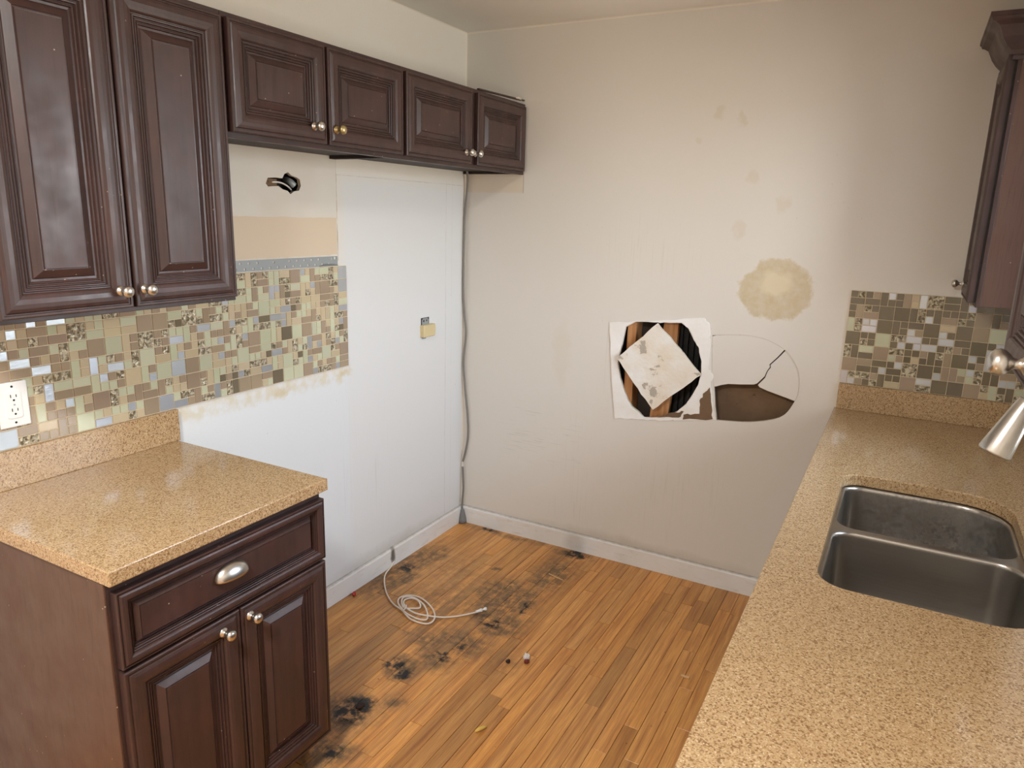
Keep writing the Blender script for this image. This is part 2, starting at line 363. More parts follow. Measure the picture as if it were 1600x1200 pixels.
# ------------------------------------------------------------------ mesh helpers
class MB:
    def __init__(s): s.v = []; s.f = []; s.mi = []; s.sm = []
    def add(s, verts, faces, mi=0, smooth=False):
        k = len(s.v); s.v += [tuple(v) for v in verts]; s.f += [tuple(i + k for i in f) for f in faces]
        s.mi += [mi] * len(faces); s.sm += [smooth] * len(faces); return s
    def box(s, a, b, mi=0):
        x0, y0, z0 = a; x1, y1, z1 = b
        v = [(x0, y0, z0), (x1, y0, z0), (x1, y1, z0), (x0, y1, z0), (x0, y0, z1), (x1, y0, z1), (x1, y1, z1), (x0, y1, z1)]
        return s.add(v, [(3, 2, 1, 0), (4, 5, 6, 7), (0, 1, 5, 4), (1, 2, 6, 5), (2, 3, 7, 6), (3, 0, 4, 7)], mi)
    def lathe(s, prof, M4=None, n=20, mi=0):
        """profile of (radius, height) along +z, placed by a matrix"""
        M4 = M4 or Matrix(); vs = []; fs = []
        for r, h in prof:
            for i in range(n): vs.append(M4 @ Vector((r * cos(2 * pi * i / n), r * sin(2 * pi * i / n), h)))
        for j in range(len(prof) - 1):
            for i in range(n):
                k = (i + 1) % n; fs.append((j * n + i, j * n + k, (j + 1) * n + k, (j + 1) * n + i))
        fs.append(tuple(range(n))[::-1]); fs.append(tuple((len(prof) - 1) * n + i for i in range(n)))
        return s.add(vs, fs, mi, True)
    def tube(s, pts, rad, n=8, sub=6, mi=0, flat=1.0):
        P = [Vector(p) for p in pts]; path = []; rr = []
        R = rad if isinstance(rad, (list, tuple)) else [rad] * len(P)
        for i in range(len(P) - 1):
            p0, p1, p2, p3 = P[max(i - 1, 0)], P[i], P[i + 1], P[min(i + 2, len(P) - 1)]
            for k in range(sub):
                t = k / sub
                path.append(0.5 * ((2 * p1) + (p2 - p0) * t + (2 * p0 - 5 * p1 + 4 * p2 - p3) * t * t + (3 * p1 - p0 - 3 * p2 + p3) * t ** 3))
                rr.append(R[i] * (1 - t) + R[i + 1] * t)
        path.append(P[-1]); rr.append(R[-1])
        vs = []; fs = []; N = None
        for i, p in enumerate(path):
            T = (path[min(i + 1, len(path) - 1)] - path[max(i - 1, 0)]).normalized()
            if N is None: N = T.orthogonal().normalized()
            N = (N - T * N.dot(T)).normalized(); B = T.cross(N)
            for k in range(n): vs.append(p + (N * cos(2 * pi * k / n) + B * sin(2 * pi * k / n)) * rr[i])
        for i in range(len(path) - 1):
            for k in range(n):
                q = (k + 1) % n; fs.append((i * n + k, i * n + q, (i + 1) * n + q, (i + 1) * n + k))
        fs.append(tuple(range(n))[::-1]); fs.append(tuple((len(path) - 1) * n + k for k in range(n)))
        return s.add(vs, fs, mi, True)
    def rings(s, loops, mi=0, cap=True, cap0=False, smooth=False):
        n = len(loops[0]); vs = [v for l in loops for v in l]; fs = []
        for j in range(len(loops) - 1):
            for i in range(n):
                k = (i + 1) % n; fs.append((j * n + i, j * n + k, (j + 1) * n + k, (j + 1) * n + i))
        if cap: fs.append(tuple((len(loops) - 1) * n + i for i in range(n)))
        if cap0: fs.append(tuple(range(n))[::-1])
        return s.add(vs, fs, mi, smooth)
    def sheet(s, outline, holes, to3, t, mi=0, mi_side=None):
        """flat sheet with holes; to3(u, v, d) maps the plane, d = 0 front and d = t back"""
        mi_side = mi if mi_side is None else mi_side
        pts = []; edges = []
        for lp in [outline] + holes:
            k = len(pts); pts += [Vector(p) for p in lp]; edges += [(k + i, k + (i + 1) % len(lp)) for i in range(len(lp))]
        vs, es, fs, *_ = delaunay_2d_cdt(pts, edges, [], 0, 1e-7)
        def inside(p, lp):
            c = False; j = len(lp) - 1
            for i in range(len(lp)):
                (xi, yi), (xj, yj) = lp[i], lp[j]
                if (yi > p[1]) != (yj > p[1]) and p[0] < (xj - xi) * (p[1] - yi) / (yj - yi) + xi: c = not c
                j = i
            return c
        keep = []
        for f in fs:
            ce = sum((vs[i] for i in f), Vector((0, 0))) / len(f)
            if inside(ce, outline) and not any(inside(ce, h) for h in holes): keep.append(tuple(f))
        n = len(vs)
        V = [to3(v[0], v[1], 0) for v in vs] + [to3(v[0], v[1], t) for v in vs]
        s.add(V, keep + [tuple(i + n for i in f[::-1]) for f in keep], mi)
        cnt = {}
        for f in keep:
            for a, b in zip(f, f[1:] + f[:1]): cnt[(a, b)] = 1
        side = [(a, b) for (a, b) in cnt if (b, a) not in cnt]
        s.add(V, [(b, a, a + n, b + n) for a, b in side], mi_side)
        return s
    def mesh(s, name, mats):
        me = bpy.data.meshes.new(name); me.from_pydata(s.v, [], s.f)
        for m in (mats if isinstance(mats, (list, tuple)) else [mats]): me.materials.append(m)
        me.polygons.foreach_set('material_index', s.mi); me.polygons.foreach_set('use_smooth', s.sm)
        bm = bmesh.new(); bm.from_mesh(me); bmesh.ops.remove_doubles(bm, verts=bm.verts, dist=1e-6); bmesh.ops.recalc_face_normals(bm, faces=bm.faces); bm.to_mesh(me); bm.free()
        return me
    def build(s, name, mats, parent=None, bevel=0, seg=2, loc=None):
        o = bpy.data.objects.new(name, s.mesh(name, mats)); COL.objects.link(o)
        if parent: o.parent = parent
        if loc: o.location = loc
        if bevel:
            b = o.modifiers.new('bevel', 'BEVEL'); b.width = bevel; b.segments = seg; b.limit_method = 'ANGLE'; b.angle_limit = radians(50)
        return o

def tag(o, label=None, cat=None, group=None, kind=None):
    for k, v in (('label', label), ('category', cat), ('group', group), ('kind', kind)):
        if v: o[k] = v
    return o
def thing(name, label, cat, loc=(0, 0, 0), group=None):
    o = bpy.data.objects.new(name, None); COL.objects.link(o); o.location = loc; o.empty_display_size = .1
    return tag(o, label, cat, group)
def struct(o): return tag(o, kind='structure')
# plane mappings: (u, v, depth) -> xyz
left_plane = lambda x: (lambda u, v, d: (x - d, u, v))            # u = y, v = z, facing +x
far_plane = lambda y: (lambda u, v, d: (u, y + d, v))             # u = x, v = z, facing -y
top_plane = lambda z: (lambda u, v, d: (u, v, z - d))             # u = x, v = y, facing up

def rrect(x0, x1, y0, y1, r, n=7):
    """rounded rectangle, radii for corners (x0y0, x1y0, x1y1, x0y1)"""
    r = r if isinstance(r, (list, tuple)) else [r] * 4; out = []
    for (cx, cy, a0), rr in zip(((x0, y0, pi), (x1, y0, 1.5 * pi), (x1, y1, 0), (x0, y1, .5 * pi)), r):
        sx = 1 if cx == x0 else -1; sy = 1 if cy == y0 else -1
        for i in range(n + 1):
            a = a0 + .5 * pi * i / n; out.append((cx + sx * rr + rr * cos(a), cy + sy * rr + rr * sin(a)))
    return out

# ------------------------------------------------------------------ the setting
vent_hole = [(-1.272, 1.716), (-1.262, 1.735), (-1.225, 1.738), (-1.195, 1.737), (-1.185, 1.752), (-1.168, 1.759), (-1.150, 1.748), (-1.128, 1.744), (-1.112, 1.737), (-1.108, 1.715), (-1.118, 1.698), (-1.142, 1.695), (-1.160, 1.684), (-1.172, 1.695), (-1.196, 1.700), (-1.215, 1.710), (-1.245, 1.708), (-1.262, 1.706)]
wl = MB().sheet([(-ROOM_D - .1, -.05), (.1, -.05), (.1, ROOM_H + .05), (-ROOM_D - .1, ROOM_H + .05)], [vent_hole], left_plane(0), .013, 0, 1).build('wall_left', [M['wall_left'], M['gypedge']])
struct(wl)
MB().box((-.12, -ROOM_D - .1, -.05), (-.1, .1, ROOM_H + .05)).box((-.1, -1.4, 1.60), (-.013, -1.38, 1.85)).box((-.1, -1.0, 1.60), (-.013, -.98, 1.85)).box((-.1, -1.4, 1.58), (-.013, -.98, 1.60)).box((-.1, -1.4, 1.85), (-.013, -.98, 1.87)).build('wall_backing', M['cavity'], wl)
MB().tube([(-.03, -1.28, 1.712), (-.008, -1.235, 1.722), (-.004, -1.2, 1.722), (-.008, -1.165, 1.712), (-.03, -1.125, 1.70)], .0030, 6).build('old_wire', M['scrap'], wl)
MB().box((-.03, -1.27, 1.708), (-.006, -1.215, 1.733)).build('lath', M['paper'], wl)
MB().tube([(-.05, -1.13, 1.735), (-.02, -1.14, 1.728), (-.012, -1.128, 1.715)], .012, 8).build('duct_scrap', M['galv'], wl)
# old white skim left round the removed range hood
sk = [(-1.74, 1.607), (-1.5, 1.611), (-1.32, 1.606), (-1.25, 1.604), (-1.2, 1.607), (-1.12, 1.603), (-1.0, 1.606), (-.925, 1.605), (-.924, 1.72), (-.922, 1.845), (-1.74, 1.845)]
MB().sheet(sk, [vent_hole], left_plane(.0011), .001, 0).build('skim_coat', M['skim'], wl)

circle_hole = [(.919, 1.179), (.872, 1.150), (.860, 1.068), (.846, .981), (.862, .911), (.886, .850), (.907, .809), (.928, .783), (.960, .765), (.986, .741), (1.036, .748), (1.085, .760), (1.138, .794), (1.176, .835), (1.200, .880), (1.222, .930), (1.230, .980), (1.227, 1.035), (1.210, 1.093), (1.186, 1.124), (1.158, 1.172), (1.126, 1.193), (1.051, 1.190), (1.003, 1.186)]
D_hole = [(1.264, 1.153), (1.332, 1.163), (1.407, 1.168), (1.475, 1.161), (1.525, 1.144), (1.567, 1.120), (1.604, 1.080), (1.630, 1.026), (1.635, .956), (1.624, .912), (1.593, .852), (1.541, .820), (1.444, .794), (1.316, .782), (1.303, .85), (1.292, .924), (1.277, 1.0), (1.268, 1.08)]
def smooth_loop(lp, sharp=(), sub=4):
    out = []; n = len(lp)
    for i in range(n):
        p1, p2 = Vector(lp[i]), Vector(lp[(i + 1) % n])
        p0 = p1 * 2 - p2 if i in sharp else Vector(lp[i - 1]); p3 = p2 * 2 - p1 if (i + 1) % n in sharp else Vector(lp[(i + 2) % n])
        for k in range(sub):
            t = k / sub
            out.append(tuple(0.5 * ((2 * p1) + (p2 - p0) * t + (2 * p0 - 5 * p1 + 4 * p2 - p3) * t * t + (3 * p1 - p0 - 3 * p2 + p3) * t ** 3)))
    return out
D_hole = smooth_loop(D_hole, (0, 13))
wf = MB().sheet([(-.1, -.05), (ROOM_W + .15, -.05), (ROOM_W + .15, ROOM_H + .05), (-.1, ROOM_H + .05)], [circle_hole, D_hole], far_plane(0), .013, 0, 1).build('wall_far', [M['wall_far'], M['gypedge']])
struct(wf)
cav = MB().box((.84, .105, .70), (1.0, .11, 1.26), 0).box((1.0, .105, .70), (1.262, .11, 1.26), 1)
cav.box((.835, .013, .70), (.84, .11, 1.26), 0).box((1.262, .013, .70), (1.267, .11, 1.26), 0).box((.84, .013, .70), (1.262, .11, .705), 0).box((.84, .013, 1.255), (1.262, .11, 1.26), 0)
for k in range(6): cav.box((1.10 + k * .027, .085 - .004 * (k % 2), .705), (1.114 + k * .027, .105, 1.255), 1)
cav.build('cavity_lining', [M['cavity'], M['black']], wf)
MB().box((1.267, .075, .72), (1.70, .08, 1.22)).box((1.267, .013, .72), (1.272, .075, 1.22)).box((1.695, .013, .72), (1.70, .075, 1.22)).box((1.272, .013, .715), (1.695, .08, .72)).box((1.272, .013, 1.22), (1.695, .08, 1.225)).build('paper_backing', M['paper'], wf)
MB().box((.877, .014, .70), (.918, .10, 1.26)).build('stud', M['lumber'], wf, .002)
st = MB()
st.add([(1.000, .030, .70), (1.088, .030, .70), (1.088, .068, .70), (1.000, .068, .70), (1.046, .030, 1.26), (1.108, .030, 1.26), (1.108, .068, 1.26), (1.046, .068, 1.26)], [(3, 2, 1, 0), (4, 5, 6, 7), (0, 1, 5, 4), (1, 2, 6, 5), (2, 3, 7, 6), (3, 0, 4, 7)])
st.build('stud', M['lumber'], wf, .002)
def jag(lp, amp, sub=5, seed=1):
    r = random.Random(seed); out = []
    for i, a in enumerate(lp):
        b = lp[(i + 1) % len(lp)]
        for k in range(sub):
            t = k / sub; j = 0 if k == 0 else amp
            out.append((a[0] + (b[0] - a[0]) * t + r.uniform(-j, j), a[1] + (b[1] - a[1]) * t + r.uniform(-j, j)))
    return out
plate = [(.795, 1.164), (1.009, 1.193), (1.223, 1.224), (1.248, 1.197), (1.257, 1.132), (1.262, 1.0), (1.285, .976), (1.276, .941), (1.289, .868), (1.312, .783), (1.155, .755), (1.086, .744), (.986, .733), (.848, .715), (.817, .942)]
inner = [(x + (x - 1.04) * .012, z + (z - .98) * .012) for x, z in circle_hole]
inner = [(min(x, 1.238), max(min(z, 1.188 + .1 * (x - 1.0) - .004), .7395 + .1 * (x - .99) + .006 if x > .98 else z)) for x, z in inner]
MB().sheet(jag(plate, .0035, 5, 3), [jag(inner, .003, 3, 4)], far_plane(-.004), .0038, 0).build('plaster_patch', M['plaster'], wf)
MB().sheet(jag([(1.168, .762), (1.300, .785), (1.286, .86), (1.275, .925), (1.255, .90), (1.235, .86), (1.24, .80), (1.17, .785)], .004, 4, 9), [], far_plane(-.0052), .0012, 0).build('torn_paper', M['paper'], wf)
MB().sheet(jag([(1.05, .752), (1.15, .768), (1.17, .80), (1.13, .79)], .004, 4, 5), [], far_plane(-.0050), .0012, 0).build('torn_paper', M['paper'], wf)

wr_win = [(WIN['y0'], WIN['z0']), (WIN['y1'], WIN['z0']), (WIN['y1'], WIN['z1']), (WIN['y0'], WIN['z1'])]
wr = MB().sheet([(-ROOM_D - .1, -.05), (.1, -.05), (.1, ROOM_H + .05), (-ROOM_D - .1, ROOM_H + .05)], [wr_win], lambda u, v, d: (ROOM_W + d, u, v), .12).build('wall_right', M['wall'])
struct(wr)
wb = MB().sheet([(-.12, -.05), (ROOM_W + .12, -.05), (ROOM_W + .12, ROOM_H + .05), (-.12, ROOM_H + .05)], [], lambda u, v, d: (u, -ROOM_D - d, v), .12).build('wall_back', M['wall'])
struct(wb)
struct(MB().box((-.12, -ROOM_D - .12, ROOM_H), (ROOM_W + .12, .12, ROOM_H + .06)).build('ceiling', M['ceiling']))

cl = thing('fill_lamp_body', 'added round white fill lamp on the ceiling, unseen behind the camera', 'lamp', FILL_LAMP)
MB().lathe([(.0005, .005), (.17, .005), (.185, .02), (.19, .06), (.19, ROOM_H - FILL_LAMP[2] - .001), (.0005, ROOM_H - FILL_LAMP[2] - .001)], None, 32).build('housing', M['white_plastic'], cl)

def window(name, axis, a0, a1, z0, z1, at, mull):
    """frame, sashes and panes set in the wall thickness"""
    m3 = (lambda a, z, d: (at + d, a, z)) if axis == 'y' else (lambda a, z, d: (a, at - d, z))
    o = MB().sheet([(a0, z0), (a1, z0), (a1, z1), (a0, z1)], [[(a0 + .04, z0 + .04), (a1 - .04, z0 + .04), (a1 - .04, z1 - .04), (a0 + .04, z1 - .04)]], lambda u, v, d: m3(u, v, d + .03), .05).build(name, M['white_plastic'])
    struct(o)
    mid = (a0 + a1) / 2
    if mull:
        MB().sheet([(mid - .02, z0 + .04), (mid + .02, z0 + .04), (mid + .02, z1 - .04), (mid - .02, z1 - .04)], [], lambda u, v, d: m3(u, v, d + .035), .035).build('mullion', M['white_plastic'], o)
    for b0, b1 in ((a0 + .04, mid - .02), (mid + .02, a1 - .04)):
        MB().sheet([(b0, z0 + .04), (b1, z0 + .04), (b1, z1 - .04), (b0, z1 - .04)], [], lambda u, v, d: m3(u, v, d + .05), .004).build('pane', M['glass'], o)
window('window_1', 'y', WIN['y0'], WIN['y1'], WIN['z0'], WIN['z1'], ROOM_W, True)

# floor: dark sub-floor, oak strips laid along the room, each strip its own piece in the open area
fl = MB().box((-.1, -ROOM_D - .1, -.06), (ROOM_W + .12, .1, -.013)).build('floor', M['subfloor']); struct(fl)
def plank_mb(mb, x0, x1, y0, y1):
    c = .0009; g = .0005; x0 += g; x1 -= g; y0 += g; y1 -= g; z = -.0005 + rnd.uniform(-.0005, .0005)
    mb.rings([[(x0, y0, -.013), (x1, y0, -.013), (x1, y1, -.013), (x0, y1, -.013)], [(x0, y0, z - c), (x1, y0, z - c), (x1, y1, z - c), (x0, y1, z - c)],
              [(x0 + c, y0 + c, z), (x1 - c, y0 + c, z), (x1 - c, y1 - c, z), (x0 + c, y1 - c, z)]])
    return mb
rest = MB(); pw = .0515; nrow = int(2.41 / pw) + 1; made = 0
for i in range(nrow):
    x0 = i * pw; y = 0.0 - rnd.uniform(0, .05) * 0
    first = True
    while y > -ROOM_D:
        L = rnd.choice((.25, .35, .45, .6, .75, .9, 1.1)) * (rnd.uniform(.3, 1) if first else rnd.uniform(.85, 1.15)); first = False
        y1 = y; y0 = max(y - L, -ROOM_D - .05)
        if x0 < 1.80 and y1 > -2.45 and made < 298:
            o = plank_mb(MB(), x0, x0 + pw, y0, y1).build('plank', M['floor'], fl)
            t = rnd.choice((1.0, 1.0, 1.06, .92, .84, .74, 1.12)); w = rnd.uniform(-.08, .08)
            o.color = (t * (1 + w * .4), t, t * (1 - w), 1); made += 1
        else:
            plank_mb(rest, x0, min(x0 + pw, ROOM_W + .05), y0, y1)
        y = y0
ro = rest.build('planks', M['floor'], fl); ro['kind'] = 'stuff'

# baseboards and the caulked corner beads
def base_prof(mb, p0, p1, nrm):
    prof = [(0, 0), (.012, 0), (.012, .082), (.009, .089), (.003, .0935), (0, .0945)]
    p0, p1, nrm = Vector(p0), Vector(p1), Vector(nrm)
    mb.rings([[p + nrm * a + Vector((0, 0, b)) for a, b in prof] for p in (p0, p1)], cap=True, cap0=True); return mb
struct(base_prof(MB(), (0, -1.66, 0), (0, -.0, 0), (1, 0, 0)).build('baseboard_left', M['baseboard']))
struct(base_prof(MB(), (.0, 0, 0), (1.80, 0, 0), (0, -1, 0)).build('baseboard_far', M['baseboard']))
def bead(a, b, d1, d2, r=.007):
    a, b, d1, d2 = map(Vector, (a, b, d1, d2)); prof = [(0, 0), (1, 0), (.45, .3), (.3, .45), (0, 1)]
    return MB().rings([[p + d1 * r * u + d2 * r * v for u, v in prof] for p in (a, b)], cap=True, cap0=True)
struct(bead((0, 0, .095), (0, 0, ROOM_H), (1, 0, 0), (0, -1, 0), .005).build('trim_1', M['bead']))
struct(bead((0, -ROOM_D, ROOM_H), (0, 0, ROOM_H), (1, 0, 0), (0, 0, -1), .006).build('trim_2', M['bead']))
struct(bead((0, 0, ROOM_H), (ROOM_W, 0, ROOM_H), (0, -1, 0), (0, 0, -1), .006).build('trim_3', M['bead']))

# ------------------------------------------------------------------ cabinets
KNOB = [(.0002, -.002), (.0125, -.002), (.0125, .0015), (.0105, .004), (.0065, .0065), (.0052, .010), (.0058, .0145), (.0095, .0175), (.0130, .0215), (.0142, .0262), (.0130, .0310), (.0095, .0345), (.0045, .0362), (.0002, .0366)]
DOOR_FRAME = [(0, -.020), (0, -.0042), (.001, -.0020), (.0030, -.0010), (.0075, -.0010), (.0088, -.0038), (.0112, -.0038), (.0140, -.0004), (.021, .0016), (.030, .0022), (.040, .0012), (.0470, -.0012), (.0500, -.0040), (.0515, -.0075), (.0535, -.0078), (.0555, -.0050), (.0580, -.0056), (.0596, -.0105), (.0612, -.0106), (.0632, -.0080), (.0656, -.0088), (.0672, -.0138), (.0688, -.0138), (.0706, -.0112), (.0728, -.0122), (.0744, -.0172), (.0800, -.0178)]
DOOR_PANEL = [(.0770, -.0190), (.0800, -.0174), (.0815, -.0150), (.0975, -.0052), (.0985, -.0072), (.1005, -.0072), (.1018, -.0042), (.1035, -.0044)]
def door_loops(prof, k, w, h, to3):
    out = []
    for d, z in prof:
        e = d * k
        out.append([to3(e, e, z), to3(w - e, e, z), to3(w - e, h - e, z), to3(e, h - e, z)])
    return out
def panel_door(name, parent, base, uy, face, w, h, k, knob=None, knob_mat=None, kscale=1.0):
    """door as mitred frame with raised panel; base = lower corner on the front plane, uy = direction of width, face = outward"""
    base, uy, face = Vector(base), Vector(uy), Vector(face); up = Vector((0, 0, 1))
    pl = parent.matrix_world.translation if parent else Vector()
    o = bpy.data.objects.new(name, None)
    origin = base - Vector(parent.location)
    to3 = lambda a, b, z: tuple(uy * a + up * b + face * z)
    d = MB().rings(door_loops(DOOR_FRAME, k, w, h, to3), cap=False).rings([door_loops([DOOR_FRAME[0]], k, w, h, to3)[0]], cap=True)
    d = d.build(name, M['cab'], parent, loc=origin)
    MB().rings(door_loops(DOOR_PANEL, k, w, h, to3), cap=True).build('raised_panel', M['cab'], d)
    if knob:
        m4 = Matrix.Translation(uy * knob[0] + up * knob[1]) @ face.to_track_quat('Z', 'Y').to_matrix().to_4x4() @ Matrix.Scale(kscale, 4)
        MB().lathe(KNOB, m4, 22).build('knob', knob_mat or M['nickel'], d)
    return d
X, Y, Z = (1, 0, 0), (0, 1, 0), (0, 0, 1)

def wall_cab_left(label, y0, y1, z0, z1, doors, dz0, dz1, k, kz, knobs, mats=None, group=None):
    t = thing('wall_cabinet', label, 'cabinet', (0, (y0 + y1) / 2, z0), group)
    yc = (y0 + y1) / 2; h = z1 - z0
    b = MB()                                                     # carcass with a recessed underside
    b.box((0, y0 - yc, .012), (.305, y1 - yc, h)); b.box((0, y0 - yc, -.0), (.305, y0 - yc + .016, .012)); b.box((0, y1 - yc - .016, 0), (.305, y1 - yc, .012))
    b.build('carcass', M['cabin'], t, .001)
    f = MB().box((.305, y0 - yc, -.004), (.324, y1 - yc, h)); f.build('face_frame', M['cabh'], t, .0012)
    for i, (a, c) in enumerate(doors):
        kk = None
        if knobs: kk = (knobs[i] - a, kz - dz0)
        panel_door('door', t, (.345, a, dz0), Y, X, c - a, dz1 - dz0, k, kk, (mats or {}).get(i))
    return t
wall_cab_left('tall dark brown wall cabinet with two long raised panel doors over the left tile', -2.325, -1.703, 1.386, 2.127, [(-2.317, -2.021), (-2.014, -1.712)], 1.394, 2.112, 1.0, 1.436, [-2.052, -1.990])
wall_cab_left('short dark wall cabinet between the tall cabinet and the corner cabinet, one brassy knob', -1.702, -.940, 1.820, 2.127, [(-1.694, -1.336), (-1.325, -.950)], 1.831, 2.112, .92, 1.877, [-1.392, -1.296], {1: M['brass']})
c3 = wall_cab_left('short dark wall cabinet in the room corner above the grey cord', -.939, -.004, 1.820, 2.127, [(-.930, -.492), (-.448, -.028)], 1.831, 2.112, .92, 1.873, [-.536, -.470])
MB().box((-.006, -.0, 0), (.006, .40, .006)).build('filler_strip', M['cabh'], c3, loc=Vector((.318, .06, .309))).rotation_euler = (radians(1.6), 0, 0)
MB().tube([(0, 0, 0), (.006, .03, .006), (.002, .06, .004), (.004, .075, -.004)], [.002, .006, .005, .001], 6).build('torn_end', M['gypedge'], c3, loc=Vector((.318, .365, .320)))

# left base cabinet with drawer and two doors
y0, y1 = -2.319, -1.703
bc = thing('base_cabinet', 'dark brown base cabinet with one drawer and two doors under the left counter', 'cabinet', (0, (y0 + y1) / 2, 0)); yc = (y0 + y1) / 2
MB().box((.002, y0 - yc + .018, .10), (.59, y1 - yc, .878)).box((.002, y0 - yc + .018, 0), (.53, y1 - yc, .10)).build('carcass', M['cabin'], bc)
MB().box((.59, y0 - yc, .10), (.609, y1 - yc, .878)).build('face_frame', M['cabh'], bc, .001)
MB().sheet([(.002, .0), (.53, 0), (.53, .10), (.595, .10), (.595, .878), (.002, .878)], [], lambda u, v, d: (u, y0 - yc + d, v), .018).build('end_panel', M['panel'], bc, .001)
MB().box((.560, y0 - yc - .006, .10), (.6085, y0 - yc, .878)).build('corner_stile', M['panel'], bc, .0015)
dr = panel_door('drawer', bc, (.630, -2.313, .678), Y, X, .608, .178, .52)
pm = MB(); rows = []; A, DD, HH, na, nb = .0475, .026, .036, 18, 9
for j in range(nb + 1):
    ph = .5 * pi * j / nb; row = []
    for i in range(na + 1):
        th = pi * i / na; row.append(Vector((DD * sin(th) ** .8 * cos(ph), -A * cos(th), HH * sin(th) ** .8 * sin(ph))))
    rows.append(row)
vs = [v for r in rows for v in r]
pm.add(vs, [(j * (na + 1) + i, j * (na + 1) + i + 1, (j + 1) * (na + 1) + i + 1, (j + 1) * (na + 1) + i) for j in range(nb) for i in range(na)], 0, True)
po = pm.build('cup_pull', M['nickel'], dr, loc=Vector((-.001, .285, .092))); sm = po.modifiers.new('solid', 'SOLIDIFY'); sm.thickness = .002
panel_door('door', bc, (.630, -2.313, .110), Y, X, .303, .560, .95, (.251, .524), None, 1.0)
panel_door('door', bc, (.630, -2.006, .110), Y, X, .299, .560, .95, (.004 + .022, .528))

# right wall cabinets (doors face the room, seen almost edge on)
def wall_cab_right(label, y0, y1, doors, knobs, crown, ks=1.0):
    t = thing('wall_cabinet', label, 'cabinet', (ROOM_W, (y0 + y1) / 2, 1.386)); yc = (y0 + y1) / 2; W = ROOM_W
    MB().box((2.183 - W, y0 - yc + .012, 0), (-.0, y1 - yc, .774)).build('carcass', M['cabin'], t)
    MB().box((2.183 - W, y0 - yc, 0), (-.0, y0 - yc + .012, .774)).build('end_panel', M['panel'], t, .001)
    MB().box((2.171 - W, y0 - yc, -.004), (2.183 - W, y1 - yc, .774)).build('face_frame', M['cab'], t, .001)
    MB().box((2.1646 - W, y0 - yc + .010, .010), (2.171 - W, y1 - yc - .002, .760)).build('gap_shade', M['dark'], t)  # dark strip paints in the shade of the slit behind the door
    for (a, c), kx in zip(doors, knobs):
        panel_door('door', t, (2.1445, c, 1.395), (0, -1, 0), (-1, 0, 0), c - a, .755, .95, (c - kx, 1.437 - 1.395), None, ks)
    if crown:
        prof = [(.0, -.03), (.006, -.03), (.008, -.018), (.014, -.016), (.016, -.004), (.030, .010), (.044, .030), (.058, .060), (.070, .068), (.078, .070), (.082, .078), (.086, .080), (.086, .092), (0, .092)]
        b = MB(); L = []
        for (cx, cy, dx, dy) in ((2.164 - W, y1 - yc, -1, 0), (2.164 - W, y0 - yc, -1, -1), (0, y0 - yc, 0, -1)):
            L.append([(cx + dx * o_, cy + dy * o_, .774 + z_) for o_, z_ in prof])
        b.rings(L, cap=True, cap0=True); b.build('crown_moulding', M['cab'], t)
    return t
wall_cab_right('dark wall cabinet with crown moulding above the right tile, door seen edge on', -.335, -.004, [(-.327, -.012)], [-.048], True)
wall_cab_right('near wall cabinet at the right picture edge, mostly cut off, big nickel knob', -1.838, -1.458, [(-1.829, -1.468)], [-1.800], False, 1.5)

# right base cabinet run under the sink counter
rb = thing('base_cabinet', 'dark base cabinets under the right sink counter, hidden below its overhang', 'cabinet', (ROOM_W, -1.35, 0)); W = ROOM_W
b = MB().box((1.820 - W, -1.35, .10), (1.838 - W, 1.346, .878)).box((1.838 - W, -1.35, .10), (-.002, -1.332, .878)).box((1.838 - W, 1.328, .10), (-.002, 1.346, .878)).box((1.838 - W, -1.332, .10), (-.002, 1.328, .118)).box((1.88 - W, -1.35, 0), (1.90 - W, 1.346, .10))
b.build('carcass', M['cabh'], rb)
for i in range(6):
    a = -2.69 + i * .447
    panel_door('door', rb, (1.8, a + .44, .11), (0, -1, 0), (-1, 0, 0), .435, .75, .95, (.03 if i % 2 else .405, .70))

# ------------------------------------------------------------------ worktops
tag(MB().sheet([(.0, -2.328), (.637, -2.328), (.637, -1.697), (.0, -1.697)], [], top_plane(.914), .034).build('countertop', M['stone'], None, .0025), 'tan speckled stone worktop on the left base cabinet', 'countertop')
tag(MB().box((.0005, -2.328, .9142), (.020, -1.690, 1.0145)).build('stone_upstand', M['stone'], None, .0015), 'low speckled stone upstand behind the left worktop', 'upstand')
cut = rrect(1.880, 2.293, -1.606, -.836, [.065, .11, .12, .055], 8)
tag(MB().sheet([(1.776, -2.72), (ROOM_W - .001, -2.72), (ROOM_W - .001, -.001), (1.776, -.001)], [cut], top_plane(.914), .034).build('countertop', M['stone'], None, .0025), 'long tan speckled stone worktop on the right with sink cut-out', 'countertop')
tag(MB().box((1.783, -.0205, .9142), (ROOM_W - .002, -.0005, 1.0165)).build('stone_upstand', M['stone'], None, .0015), 'low speckled stone upstand on the far wall behind the sink worktop', 'upstand')

